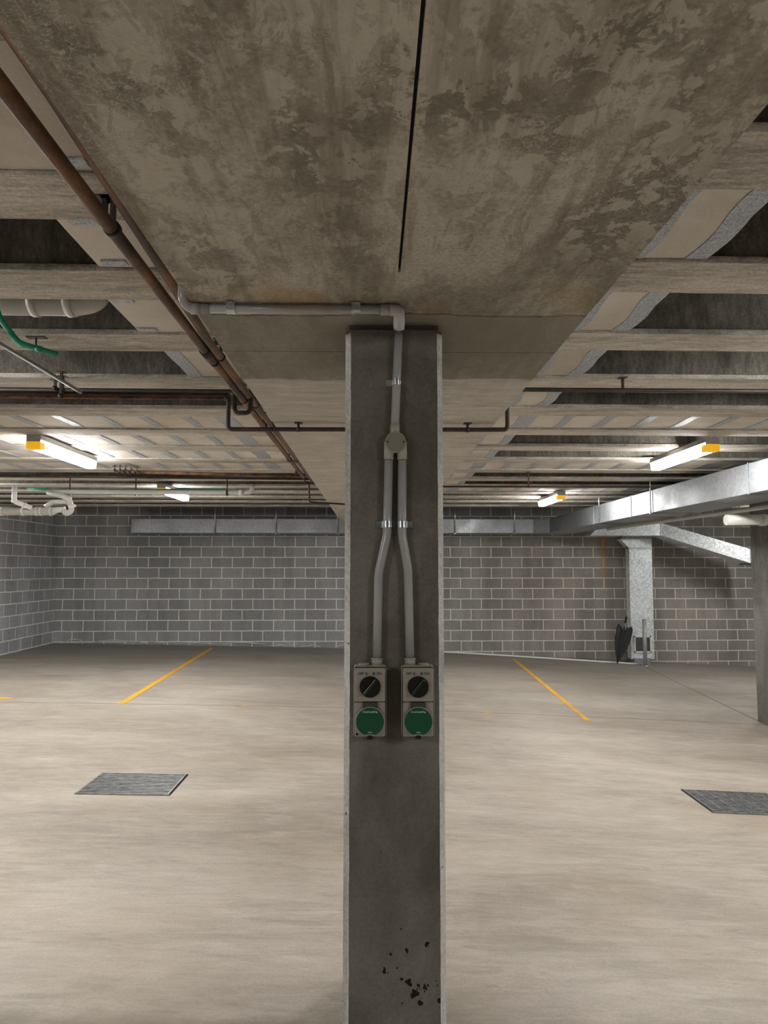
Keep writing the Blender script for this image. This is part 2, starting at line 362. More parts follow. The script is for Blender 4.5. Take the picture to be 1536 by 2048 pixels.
def text(name, body, size, loc, parent, mat, ext=.0002):
    cu = bpy.data.curves.new(name, 'FONT'); cu.body = body; cu.size = size; cu.align_x = 'CENTER'; cu.align_y = 'CENTER'; cu.extrude = ext; cu.offset = size*.022
    tmp = bpy.data.objects.new('tmp', cu); COL.objects.link(tmp)
    me = bpy.data.meshes.new_from_object(tmp.evaluated_get(bpy.context.evaluated_depsgraph_get()))
    bpy.data.objects.remove(tmp); bpy.data.curves.remove(cu)
    me.transform(Matrix.Translation(Vector(loc)-Vector(root(parent).location)) @ Matrix.Rotation(R(90), 4, 'X'))
    me.materials.clear(); me.materials.append(M[mat])
    o = bpy.data.objects.new(name, me); COL.objects.link(o); o.parent = parent; return o

# ------------------------------------------------------------------ room shell
def f_floor(bm):
    xs = [-6.3+.25*i for i in range(63)]; ys = [-8.2, -4, 0, 4, 8, 12, 14.0]
    gr = [[bm.verts.new((x, y, fz(x))) for y in ys] for x in xs]
    lo = [[bm.verts.new((x, y, fz(x)-.2)) for y in (ys[0], ys[-1])] for x in xs]
    for i in range(len(xs)-1):
        for j in range(len(ys)-1): bm.faces.new((gr[i][j], gr[i+1][j], gr[i+1][j+1], gr[i][j+1]))
        bm.faces.new((lo[i][0], lo[i][1], lo[i+1][1], lo[i+1][0]))
struct('floor', 'floor', f_floor)
def f_wb(bm):
    a, c = LWX, RWX
    hexa(bm, [(a, wall_y(a), -.6), (c, wall_y(c), -.6), (c, wall_y(c)+.2, -.6), (a, wall_y(a)+.2, -.6),
              (a, wall_y(a), SLAB), (c, wall_y(c), SLAB), (c, wall_y(c)+.2, SLAB), (a, wall_y(a)+.2, SLAB)])
struct('wall_back', 'block', f_wb)
struct('wall_left', 'block2', lambda bm: box(bm, LWX-.2, LWX, BWY, wall_y(LWX)+.2, -.6, SLAB))
struct('wall_right', 'block2', lambda bm: box(bm, RWX, RWX+.2, BWY, wall_y(RWX)+.2, -.8, SLAB))
struct('wall_front', 'block2', lambda bm: box(bm, LWX-.2, RWX+.2, BWY-.2, BWY, -.8, SLAB))
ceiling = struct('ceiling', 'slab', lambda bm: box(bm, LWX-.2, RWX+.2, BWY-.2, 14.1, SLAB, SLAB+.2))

# joists (inverted T) and the infill panels between them, children of the ceiling
BL, BR = -.504, .622          # beam sides
K = .014                      # joists run a little off square to the beam
def yy(y0, x): return y0+K*(x-(1.0 if x > 0 else -1.0))
UL = [.235, .735, 1.235, 1.65, 2.119, 2.62, 3.13, 3.62] + [4.12+.5*i for i in range(9)]
WL = [.17, .17, .165, .185, .165, .17, .17, .165] + [.165]*9
UR = [.59, 1.09, 1.582, 2.083, 2.584, 3.077, 3.57, 4.07, 4.57] + [5.07+.5*i for i in range(7)]
WR = [.17, .176, .182, .164, .171, .17, .16, .165, .165] + [.165]*7
S = 1.3916
def joist(y0, w_, xa, xb):
    def fl(bm):
        pts = []
        for z in (HJ, HJ+.022): pts += [(xa, yy(y0, xa), z), (xb, yy(y0, xb), z), (xb, yy(y0, xb)+w_, z), (xa, yy(y0, xa)+w_, z)]
        hexa(bm, pts)
    def wb(bm):
        pts = []
        for z in (HJ+.022, SLAB): pts += [(xa, yy(y0, xa)+.016, z), (xb, yy(y0, xb)+.016, z), (xb, yy(y0, xb)+w_-.016, z), (xa, yy(y0, xa)+w_-.016, z)]
        hexa(bm, pts)
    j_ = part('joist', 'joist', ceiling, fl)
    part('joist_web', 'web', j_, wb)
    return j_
for side, U, W_, xa, xb in (('L', UL, WL, LWX, BL), ('R', UR, WR, BR, RWX)):
    for u, w_ in zip(U, W_): joist(u*S, w_*S, xa, xb)
def panel(y0, y1, xa, xb, strips, wavy=1, clips=()):
    """board between two joists; strips = x spans of galvanised straps, clips = (x, at y0?)"""
    zp = HJ+.012
    def bd(bm):
        hexa(bm, [(xa, yy(y0, xa)+.004, zp), (xb, yy(y0, xb)+.004, zp), (xb, yy(y1, xb)-.004, zp), (xa, yy(y1, xa)-.004, zp),
                  (xa, yy(y0, xa)+.004, zp+.012), (xb, yy(y0, xb)+.004, zp+.012), (xb, yy(y1, xb)-.004, zp+.012), (xa, yy(y1, xa)-.004, zp+.012)])
    p = part('infill_panel', 'panel', ceiling, bd)
    for a, c_ in strips:
        def st(bm):
            n = 12; ph = random.random()*6; rows = []
            for i in range(n+1):
                t = i/n; y = y0+.006+(y1-y0-.012)*t
                wv = .006*wavy*math.sin(t*math.pi*2+3.6)
                rows.append([bm.verts.new(q) for q in ((a+wv, yy(y, a), zp-.004), (c_+wv*.8, yy(y, c_), zp-.004), (c_+wv*.8, yy(y, c_), zp-.0006), (a+wv, yy(y, a), zp-.0006))])
            for r0, r1 in zip(rows, rows[1:]):
                for k_ in range(4): bm.faces.new((r0[k_], r0[(k_+1) % 4], r1[(k_+1) % 4], r1[k_]))
            bm.faces.new(rows[0]); bm.faces.new(rows[-1])
        part('metal_strip', 'strip', p, st)
    for cx, near in clips:
        yv = y0+.012 if near else y1-.06
        part('metal_clip', 'strip', p, lambda bm: box(bm, cx-.04, cx+.04, yv, yv+.035, zp-.007, zp-.0006))
fr = lambda U, W_, i: ((U[i]+W_[i])*S, U[i+1]*S)
q = .98/.9
# right side
for i in range(1, 5):
    y0, y1 = fr(UR, WR, i)
    panel(y0, y1, BR, 1.075, [(BR+.005, .87), (1.005, 1.075)], 1.6)
for i in (5, 8, 11):
    y0, y1 = fr(UR, WR, i)
    panel(y0, y1, BR, 5.2 if i == 5 else 4.4, [(BR+.01, .79)]+[(1.0+.275*k+(0 if k else -.03), 1.06+.275*k+(.03 if k == 0 else 0)) for k in range(14 if i == 5 else 11)], 1)
for i in (6, 7, 9, 10):
    y0, y1 = fr(UR, WR, i)
    panel(y0, y1, BR, 1.075, [(BR+.005, .86), (1.005, 1.075)], 1.2)
# left side
y0, y1 = fr(UL, WL, 1); panel(y0, y1, -2.9, BL, [], clips=[(-.74, False), (-1.05, False)])
y0, y1 = fr(UL, WL, 2); panel(y0, y1, -.905, BL, [], clips=[(-.83, True), (-.84, False)])
y0, y1 = fr(UL, WL, 3); panel(y0, y1, -.985, BL, [], clips=[(-.93, True), (-.94, False)])
y0, y1 = fr(UL, WL, 4); panel(y0, y1, -.955, BL, [(-.955, -.885)], .4)
for i in range(6, 10):
    y0, y1 = fr(UL, WL, i)
    panel(y0, y1, -4.6 if i < 9 else -3.9, BL, [(-.98-.28*k-(.06 if k == 0 else 0), -.92-.28*k) for k in range(13 if i < 9 else 10)], 1)

# ------------------------------------------------------------------ beam and column
CF, CL_, CR_ = 2.08, -.0806, .208      # column face, left and right sides
beam = thing('concrete_beam', (.07, 2.5, HS), 'wide mottled concrete band beam running overhead above the column', 'beam')
def f_beam(bm):
    t = SLAB
    box(bm, BL, .062, -6, 1.71, HS, t); box(bm, .0685, BR, -6, 1.71, HS-.002, t)
    box(bm, .062, .0685, -6, 1.71, HS+.05, t)
    box(bm, BL, BR, 1.71, wall_y(0)-.02, HS, t)
bm = bmesh.new(); f_beam(bm)
bmesh.ops.recalc_face_normals(bm, faces=bm.faces)
bm2 = bm
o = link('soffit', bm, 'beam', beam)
# the beam texture is laid out in place coordinates
o.data.transform(Matrix.Translation(Vector(beam.location))); o.location = -Vector(beam.location)
part('joint_filler', 'dark', beam, lambda bm: box(bm, .0622, .0683, -6, 1.708, HS+.012, HS+.05))

col = thing('concrete_column', ((CL_+CR_)/2, CF+.3, fz(.06)), 'dark grey square concrete column with pale chamfered corners carrying two switched outlets', 'column')
ch = .0155; CB = CF+.7
def f_col(bm):
    z0, z1 = fz(.06)-.12, HS-.012
    prism(bm, [(CL_+ch, CF), (CR_-ch, CF), (CR_, CF+ch), (CR_, CB), (CL_, CB), (CL_, CF+ch)], (1, 0, 0), (0, 1, 0), (0, 0, 1), (0, 0, z0), z1-z0-.008)
    box(bm, CL_+.01, CR_-.01, CF+.018, CB, z1-.008, HS)
o = part('shaft', 'column', col, f_col); o.data.transform(Matrix.Translation(Vector(col.location))); o.location = -Vector(col.location)
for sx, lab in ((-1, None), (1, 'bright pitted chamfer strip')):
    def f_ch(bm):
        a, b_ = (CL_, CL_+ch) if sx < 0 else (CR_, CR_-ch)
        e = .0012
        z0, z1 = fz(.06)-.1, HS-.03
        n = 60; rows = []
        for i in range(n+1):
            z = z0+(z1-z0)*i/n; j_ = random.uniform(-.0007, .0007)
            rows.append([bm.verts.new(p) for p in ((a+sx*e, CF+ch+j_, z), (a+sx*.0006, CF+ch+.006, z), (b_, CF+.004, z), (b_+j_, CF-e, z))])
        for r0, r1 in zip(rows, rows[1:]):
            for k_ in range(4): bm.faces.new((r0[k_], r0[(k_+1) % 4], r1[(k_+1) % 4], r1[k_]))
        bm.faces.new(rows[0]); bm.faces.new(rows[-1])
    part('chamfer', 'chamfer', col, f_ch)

# right hand pillar
rx0 = 4.40
o = thing('concrete_column', (rx0+.25, 7.6, fz(4.6)), 'thick grey concrete pillar cut by the right edge, under the big duct', 'column')
part('shaft', 'pillar', o, lambda bm: box(bm, rx0, rx0+.6, 7.1, 8.2, fz(4.6)-.1, SLAB, .012))

# ------------------------------------------------------------------ conduits on beam and column
rc = .0128
def P(px, py, Y): return at(px, py, Y)
zc = HS-.0155; yb = 1.925
cond = thing('electrical_conduit', (-.2, yb, zc), 'grey plastic conduit clamped across the beam soffit then elbowing down the column top', 'conduit')
xl = at(384, 607, yb).x; xe = at(797, 612, yb).x
hp = fillet([(BL-.018, yb-.03, HS+.14), (BL-.018, yb-.012, HS+.002), (xl-.002, yb, zc), (xl+.05, yb, zc)], .05, 10)
part('conduit_tube', 'pvc', cond, lambda bm: sweep(bm, [(xl, yb, zc), (xe-.02, yb, zc)], rc))
part('side_elbow', 'pvc', cond, lambda bm: sweep(bm, hp, rc*1.12))
part('coupling', 'pvc', cond, lambda bm: cyl(bm, (xl-.002, yb, zc), (xl+.026, yb, zc), rc*1.22))
part('coupling', 'pvc', cond, lambda bm: cyl(bm, (xe-.05, yb, zc), (xe-.022, yb, zc), rc*1.22))
yc = CF-.0145
e0 = Vector((xe, yb, zc)); e1 = Vector((at(798, 650, yc).x, yc, at(798, 650, yc).z)); jt = at(790, 850, yc)
def f_el(bm):
    sweep(bm, fillet([(xe-.024, yb, zc), (xe+.002, yb, zc-.002), e0+Vector((.003, .045, -.03)), e1+Vector((0, -.002, .012)), e1-Vector((0, 0, .012))], [0, .02, .03, .03, 0], 8), rc*1.28, 20)
part('top_elbow', 'pvc_elbow', cond, f_el)
part('coupling', 'pvc_elbow', cond, lambda bm: cyl(bm, e1+Vector((0, 0, .012)), e1-Vector((0, 0, .016)), rc*1.25))
part('drop_tube', 'pvc', cond, lambda bm: sweep(bm, [e1, jt], rc))
def saddle(parent, c, axis, tabdir, normal, r=rc, tab=.032, hw=.0095):
    """half saddle clip: band round the tube and a screwed tab; axis = tube direction, normal = away from wall"""
    A, T, Nn = Vector(axis), Vector(tabdir), Vector(normal); c = Vector(c)
    def f(bm):
        n = 14; rr = r+.0016; rows = []
        prof = [T*(-r-.002)-Nn*(r*.9)]
        for k_ in range(n+1):
            a = math.pi-math.pi*k_/n; prof.append(T*(rr*math.cos(a))+Nn*(rr*math.sin(a)))
        prof += [T*rr-Nn*(r*.9), T*(rr+tab)-Nn*(r*.9)]
        th = .0014
        for i, p in enumerate(prof):
            rows.append([bm.verts.new(c+p+A*s_) for s_ in (-hw, hw)])
        for r0, r1 in zip(rows, rows[1:]): bm.faces.new((r0[0], r1[0], r1[1], r0[1]))
        bmesh.ops.recalc_face_normals(bm, faces=bm.faces)
        bmesh.ops.solidify(bm, geom=bm.faces[:], thickness=th)
        cyl(bm, c+prof[-1]-Nn*.0, c+prof[-1]+Nn*.001, hw, 16) if False else None
    o_ = part('saddle_clip', 'clip', parent, f)
    p = c+T*(r+.0016+tab*.6)-Nn*(r*.9)
    part('screw', 'clip', o_, lambda bm: (cyl(bm, p, p+Nn*.003, .0042, 12)))
for px in (463, 712):
    c = at(px, 607, yb); saddle(cond, (c.x, yb, zc), (1, 0, 0), (0, -1, 0), (0, 0, -1), tab=.012, hw=.0125)
cc = e1.lerp(jt, .575); saddle(cond, cc, (0, 0, 1), (-1, 0, 0), (0, -1, 0), tab=.017)

# junction box
jc = at(791, 884, CF-.03); jr = .0305
jb = thing('junction_box', (jc.x, CF, jc.z), 'round beige conduit junction box with two screws at the middle of the column', 'junction box')
part('body', 'pvc_beige', jb, lambda bm: (cyl(bm, (jc.x, CF-.001, jc.z), (jc.x, CF-.031, jc.z), jr, 40)))
part('lid', 'lid', jb, lambda bm: (cyl(bm, (jc.x, CF-.031, jc.z), (jc.x, CF-.034, jc.z), jr*.93, 40)))
lx, rx = at(777.5, 920, yc).x, at(804.5, 920, yc).x; zb = at(790, 920, yc).z
for x in (lx, rx):
    part('spout', 'pvc_beige', jb, lambda bm: cyl(bm, (x, yc, jc.z+.002), (x, yc, zb), rc*1.13))
part('spout', 'pvc_beige', jb, lambda bm: cyl(bm, (jt.x, yc, jc.z+.02), (jt.x, yc, at(790, 848, yc).z), rc*1.12))
for s_ in (-1, 1):
    part('screw', 'hinge', jb, lambda bm: cyl(bm, (jc.x+s_*.0235, CF-.033, jc.z), (jc.x+s_*.0235, CF-.0352, jc.z), .0032, 12))

# two lower conduits and outlets
def lower(pts, sgn, lab):
    w3 = [at(px, py, yc) for px, py in pts]
    c_ = thing('electrical_conduit', w3[-1], lab, 'conduit')
    path = fillet(w3, .16, 10)
    part('conduit_tube', 'pvc', c_, lambda bm: sweep(bm, path, rc, 18))
    a = w3[0].lerp(w3[1], .93); k = at(0, 1048, yc).z
    t = (k-w3[0].z)/(w3[1].z-w3[0].z); a = w3[0].lerp(w3[1], min(t, 1))
    saddle(c_, a, (0, 0, 1), (sgn, 0, 0), (0, -1, 0), tab=.018)
    e = w3[-1]
    part('adaptor', 'pvc_beige', c_, lambda bm: (cyl(bm, e+Vector((0, 0, .001)), e-Vector((0, 0, .020)), rc*1.2), cyl(bm, e+Vector((0, 0, .001)), e-Vector((0, 0, .004)), rc*1.3)))
lower([(777.5, 921), (774, 1070), (757, 1148), (754, 1316)], -1, 'left of the two grey conduits bending down to the left outlet')
lower([(804.5, 921), (804, 1070), (816, 1140), (820, 1316)], 1, 'right of the two grey conduits bending down to the right outlet')

def outlet(px0, px1, lab, num, sgn):
    yf = CF-.062
    a, b_ = at(px0, 1334, yf), at(px1, 1476, yf)
    x0, x1, z1, z0 = a.x, b_.x, a.z, b_.z; cx = (x0+x1)/2
    o_ = thing('switched_outlet', (cx, CF, z0), lab, 'power outlet', 'switched outlets on the column')
    part('back_box', 'box', o_, lambda bm: (box(bm, x0, x1, CF-.052, CF-.0005, z0, z1+.001, .006, 3), cyl(bm, (cx-sgn*-.018, CF-.028, z1), (cx-sgn*-.018, CF-.028, z1+.006), .015, 20)))
    zm = z0+(z1-z0)*.502
    part('gap_shade', 'black', o_, lambda bm: box(bm, x0+.0016, x1-.0016, CF-.0535, CF-.0515, z0+.0016, z1-.001, .0008))  # black inset plate drawn as the shade in the gap round the faceplates
    sp = part('switch_plate', 'box', o_, lambda bm: box(bm, x0+.0032, x1-.0034, yf, CF-.0525, zm+.001, z1-.0034, .003, 3))
    kz = (zm+z1)/2-.006; kr = .0292
    kn = part('rotary_knob', 'black', o_, lambda bm: (cyl(bm, (cx, yf-.0003, kz), (cx, yf-.006, kz), kr, 40), cyl(bm, (cx, yf-.006, kz), (cx, yf-.010, kz), kr*.9, 40)))
    def bar(bm):
        box(bm, -.0045, .0045, -.008, 0, -.027, .027, .0015, 2)
        bmesh.ops.rotate(bm, verts=bm.verts, cent=(0, 0, 0), matrix=Matrix.Rotation(R(40), 3, 'Y'))
        bmesh.ops.translate(bm, verts=bm.verts, vec=(cx, yf-.0095, kz))
    part('pointer_bar', 'knobgreen', kn, bar)
    tz = z1-.0185
    text('lettering', 'OFF', .0092, (cx-.0252, yf-.0004, tz), sp, 'ink'); text('lettering', 'ON', .0092, (cx+.0250, yf-.0004, tz), sp, 'ink')
    for dx, s_ in ((-.0105, 'O'), (.0105, 'I')):
        part('symbol', 'ink', sp, lambda bm: cyl(bm, (cx+dx, yf-.0001, tz), (cx+dx, yf-.0005, tz), .0037, 20))
        text('symbol', s_, .0058, (cx+dx, yf-.0008, tz), sp, 'box')
    lp = part('socket_plate', 'box', o_, lambda bm: (box(bm, x0+.0032, x1-.0034, yf+.004, CF-.0525, z0+.0025, zm-.001, .003, 3)))
    dz = z0+.046; dr = .0405
    part('hinge', 'hinge', lp, lambda bm: box(bm, cx-.021, cx+.021, yf-.004, yf+.006, dz+dr-.006, zm-.0005, .0015))
    fl = part('socket_flap', 'box', o_, lambda bm: (cyl(bm, (cx, yf+.004, dz), (cx, yf-.008, dz), dr, 48)))
    part('round_label', 'green_disc', fl, lambda bm: cyl(bm, (cx, yf-.0078, dz), (cx, yf-.0086, dz), dr*.955, 48))
    text('label_text', 'ReadySteadyPlug', .0060, (cx, yf-.0089, dz+.027), fl, 'label_white')
    text('label_text', num, .0046, (cx, yf-.0089, dz-.029), fl, 'label_white')
    part('latch', 'black', fl, lambda bm: box(bm, cx-.0075, cx+.0075, yf-.010, yf+.004, dz-dr-.006, dz-dr+.004, .001))
    part('latch_lip', 'box', fl, lambda bm: box(bm, cx-.012, cx+.012, yf-.0095, yf-.006, dz-dr+.002, dz-dr+.0065, .001))
    if sgn < 0: part('screw_hole', 'black', lp, lambda bm: cyl(bm, (x0+.0095, yf+.0045, z0+.0095), (x0+.0095, yf+.0035, z0+.0095), .0034, 14))
    return o_
outlet(707.5, 773, 'left grey switched outlet with black rotary knob and green round label', '07085', -1)
outlet(803.5, 869, 'right grey switched outlet with black rotary knob and green round label', '07084', 1)

# ------------------------------------------------------------------ pipes under the ceiling
def tube(name, label, cat, pts, r, mat, rad=.05, group=None, seg=14, pname='pipe_run'):
    p0 = Vector(pts[0]); t_ = thing(name, p0, label, cat, group)
    part(pname, mat, t_, lambda bm: sweep(bm, fillet(pts, rad, 7), r, seg)); return t_
def hanger(parent, x, y, z, r, top=HJ, w_=.018, dirx=(1, 0)):
    """ring clamp, drop rod and foot plate up to the joist"""
    def f(bm):
        ax = Vector((dirx[0], dirx[1], 0))
        cyl(bm, Vector((x, y, z))-ax*w_/2, Vector((x, y, z))+ax*w_/2, r*1.22, 16)
        box(bm, x-.006, x+.006, y-.006, y+.006, z+r*.9, top)
        box(bm, x-(.02 if dirx[0] else .03), x+(.02 if dirx[0] else .03), y-.02, y+.02, top-.004, top)
    part('pipe_hanger', 'darkpipe', parent, f)
def collar(parent, a, b_, r, mat): part('collar', mat, parent, lambda bm: cyl(bm, a, b_, r))

hA = CZ+.895; XA = -.686
pA = tube('steel_pipe', 'thick rusty brown pipe nearest the camera running away along the left of the beam', 'pipe', [(XA-.0, -2, hA), (XA-.008, 2.9, hA), (XA, 7.0, hA)], .0185, 'rust')
for y in (1.83, 3.05, 3.76, 4.45, 5.85): hanger(pA, XA-.004, y, hA, .0185, dirx=(0, 1))
collar(pA, (XA-.008, 2.88, hA), (XA-.008, 3.0, hA), .023, 'darkpipe')
hB = CZ+.90
pB = tube('steel_pipe', 'rusty brown pipe squeezed against the left edge of the beam', 'pipe', [(-.602, -2, hB), (-.610, 1.3, hB), (-.655, 2.8, hB), (-.650, 3.8, hB), (-.63, 7.35, hB)], .0165, 'rust')
for y in (3.0, 3.9, 4.5, 5.9): hanger(pB, -.652 if y < 4 else -.64, y, hB, .0165, dirx=(0, 1))
o = thing('empty_pipe_hanger', at(215, 392, 1.85), 'loose steel hanger bracket on the joist beside the near rusty pipe', 'bracket')
hx, hy = at(215, 392, 1.85).x, 1.83
def f_h(bm): box(bm, hx-.025, hx+.025, hy-.02, hy+.02, HJ-.004, HJ); box(bm, hx-.004, hx+.008, hy-.008, hy+.008, HJ-.05, HJ-.003); box(bm, hx-.015, hx+.008, hy-.006, hy+.006, HJ-.05, HJ-.042)
part('bracket', 'darkpipe', o, f_h)

# three parallel pipes crossing on the left
yC = 3.62
zt = at(400, 783, 3.72).z; zm_ = at(400, 790, 3.64).z; zlow = at(400, 797, 3.55).z
x_end = at(463, 790, yC).x
bp1 = tube('copper_pipe', 'black pipe, upper of three crossing below the left joists, ending in a U loop', 'pipe',
     [(-5.9, 3.66, zt+.01), (at(468, 786, 3.72).x, 3.72, zt), (at(470, 790, 3.70).x, 3.70, at(470, 826, 3.7).z), (at(500, 826, 3.70).x, 3.70, at(500, 826, 3.7).z), (at(503, 780, 3.70).x, 3.70, at(503, 786, 3.7).z+.05)], .0125, 'darkpipe', .03)
bp2 = tube('copper_pipe', 'dark middle pipe of the three side by side crossing the left bay', 'pipe', [(-5.9, 3.58, zm_+.01), (x_end-.02, 3.64, zm_)], .0115, 'darkpipe')
xr = at(457, 800, 3.55).x; zu = CZ+.695
bp3 = tube('copper_pipe', 'copper coloured lowest of three pipes, dropping and passing dark beneath the beam', 'pipe',
     [(-5.9, 3.49, zlow+.01), (xr, 3.55, zlow)], .0085, 'copper', .025)
part('dark_run', 'darkpipe', bp3, lambda bm: sweep(bm, fillet([(xr-.02, 3.55, zlow), (xr, 3.55, zlow), (xr, 3.55, zu), (at(1015, 852, 3.55).x, 3.55, zu+.002), (at(1015, 852, 3.55).x, 3.55, at(1015, 779, 3.55).z), (5.5, 3.62, at(1015, 779, 3.55).z+.006)], .025, 7), .0112, 14))
for px in (597, 935):
    x = at(px, 852, 3.55).x; hanger(bp3, x, 3.55, zu, .0105, top=HS, dirx=(1, 0))
hanger(bp3, at(1247, 780, 3.58).x, 3.59, at(1015, 779, 3.55).z+.003, .0105, top=HJ)
for pp, px, y_, z_ in ((bp1, 110, 3.69, zt+.005), (bp2, 125, 3.61, zm_+.005), (bp3, 122, 3.53, zlow+.005)): hanger(pp, at(px, 780, y_).x, y_, z_, .0115)

# drains, green pipe and grey rod upper left
yd = 2.72
dp = tube('drain_pipe', 'fat grey drain pipe turning up between the joists at the left edge', 'drain pipe', [(-5.9, yd-.05, CZ+1.035), (at(150, 600, yd).x, yd, CZ+1.035), (at(192, 600, yd).x, yd, CZ+1.05), (at(197, 600, yd).x, yd+.01, SLAB-.003)], .055, 'drain_grey', .09, seg=24)
for a, b_ in ((66, 78), (136, 150)):
    collar(dp, (at(a, 600, yd).x, yd-.004, CZ+1.035), (at(b_, 600, yd).x, yd-.004, CZ+1.035), .061, 'drain')
gp = tube('green_pipe', 'bright green open ended pipe curling down at the left edge', 'pipe', [at(-30, 560, 2.62), at(2, 640, 2.62), at(38, 686, 2.64), at(116, 709, 2.68)], .0105, 'green_pipe', .06)
for a in ((38, 686), (72, 696)):
    q0 = at(a[0], a[1], 2.655); q1 = at(a[0]+12, a[1]+4, 2.66); collar(gp, q0, q1, .0125, 'green_pipe')
gr = tube('conduit_rod', 'thin grey rod running back from the green pipe to the three crossing pipes', 'conduit', [(-1.46, 1.5, CZ+.87), (-1.46, 3.52, CZ+.875)], .009, 'steel')
o = tube('pipe_hanger', 'small steel drop hanger on the joist behind the green pipe', 'bracket', [at(72, 676, 2.98), at(72, 700, 2.98)], .004, 'darkpipe'); 
part('foot_plate', 'darkpipe', o, lambda bm: box(bm, at(72, 676, 2.98).x-.04, at(72, 676, 2.98).x+.04, 2.97, 3.0, HJ-.005, HJ))

# far crossing pipes on the left
fp = tube('steel_pipe', 'long black pipe crossing the left bay beyond the near lamp', 'pipe', [(-5.9, 7.12, CZ+.93), (at(628, 960, 7.2).x, 7.2, CZ+.90)], .014, 'darkpipe')
fp2 = tube('steel_pipe', 'brown pipe crossing behind the left lamp and joining the far end of the thick pipe', 'pipe', [at(240, 943, 6.9), at(590, 952, 6.98)], .016, 'rust')
for px in (272, 592): hanger(fp2, at(px, 945, 6.92).x, 6.94, at(272, 944, 6.92).z, .015)
vm = thing('valve_manifold', at(245, 944, 6.9), 'cluster of small dark pipe valves hung beyond the left lamp', 'valve')
for k in range(4):
    p_ = at(229+k*11, 940, 6.86-.02*k)
    part('valve', 'darkpipe', vm, lambda bm: (cyl(bm, p_, p_+Vector((.045, -.01, -.035)), .014, 12), cyl(bm, p_+Vector((0, 0, .05)), p_, .006, 8), box(bm, p_.x-.02, p_.x+.02, p_.y-.006, p_.y+.006, p_.z+.03, p_.z+.04)))
fd = tube('steel_pipe', 'thin pipe dropping beside the beam far off and passing under it', 'pipe', [at(608, 962, 7.6), at(618, 968, 7.6), at(619, 1004, 7.7), at(700, 1009, 7.8)], .010, 'darkpipe', .03)
rp = tube('steel_pipe', 'thin dark pipe crossing the far right bay under the joists', 'pipe', [at(880, 973, 7.2), at(1300, 974, 7.25)], .010, 'darkpipe')
hanger(rp, at(1058, 973, 7.2).x, 7.22, at(1058, 973.5, 7.22).z, .010)

# white drainage run at far left
yw = 7.75
wd = tube('drain_pipe', 'long white drain pipe crossing in front of the far left lamp', 'drain pipe', [at(98, 984, yw-.15), at(480, 985, yw), at(503, 984, yw), at(506, 968, yw)], .026, 'drain', .05)
for px in (305, 478): collar(wd, at(px, 985, yw-.03), at(px+7, 985, yw-.03), .031, 'white')
for px in (140, 270, 452): hanger(wd, at(px, 985, yw-.08).x, yw-.08+.0002*px-.03, at(px, 985, yw-.08).z, .026)
gw = tube('green_pipe', 'thin green pipe lying along the top of the long white drain', 'pipe', [at(55, 976, yw+.05), at(110, 981, yw+.1), at(452, 979, yw+.15)], .013, 'green_pipe', .05)
dw = tube('drain_pipe', 'thick grey drain pipe entering from the left edge below the white pipes', 'drain pipe', [(-4.6, 7.7, at(0, 1023, 7.7).z), at(105, 1023, 7.7)], .043, 'drain_grey', seg=20)
for px in (2, 45, 72, 80, 100): collar(dw, at(px, 1023, 7.7), at(px+4, 1023, 7.7), .048, 'drain')
o = part('reducer', 'drain', dw, lambda bm: sweep(bm, [at(104, 1023, 7.7), at(114, 1020, 7.7), at(130, 1019, 7.7)], 0, 18, radii=[.045, .032, .030]))
tr = tube('drain_trap', 'white looping drain trap at the end of the grey drain', 'drain trap', [at(95, 984, 7.6), at(126, 992, 7.6), at(139, 1000, 7.62), at(144, 1022, 7.66), at(132, 1028, 7.68), at(126, 1019, 7.7)], .029, 'drain', .07, seg=18)
part('branch_pipe', 'drain', tr, lambda bm: sweep(bm, fillet([at(90, 1014, 7.72), at(105, 1004, 7.74), at(130, 1003, 7.7), at(141, 1006, 7.66)], .05, 6), .026, 16))
for p_ in ((136, 995), (144, 1010)): collar(tr, at(*p_, 7.62), at(p_[0]+2, p_[1]+5, 7.63), .034, 'white')
el = tube('drain_pipe', 'white drain elbow dropping from the ceiling into the grey drain', 'drain pipe', [at(30, 970, 7.55), at(28, 1003, 7.55), at(42, 1008, 7.58), at(63, 1016, 7.64)], .026, 'white', .05, seg=18)
for a, b_ in (((30, 978), (30, 981)), ((28, 1000), (29, 1004)), ((48, 1010), (51, 1011.5))): collar(el, at(*a, 7.56), at(*b_, 7.57), .031, 'white')
# right drain
rd = tube('drain_pipe', 'grey white drain pipe under the duct by the right pillar', 'drain pipe', [at(1452, 1040, 6.8), at(1600, 1039, 6.8)], .052, 'drain', seg=22)
collar(rd, at(1520, 1040, 6.8), at(1530, 1040, 6.8), .058, 'drain')
ro = tube('drain_pipe', 'slim pale pipe running back under the big duct towards the branch duct', 'pipe', [(3.9, 5.8, CZ+.592), (3.84, 7.2, CZ+.592), (3.60, 10.8, CZ+.592)], .024, 'drain')
for y_ in (7.35, 9.6): part('pipe_hanger', 'steel', ro, lambda bm: box(bm, 3.86-(y_-7.2)*.067-.012, 3.86-(y_-7.2)*.067-.004, y_-.008, y_+.008, CZ+.60, SLAB-.002))

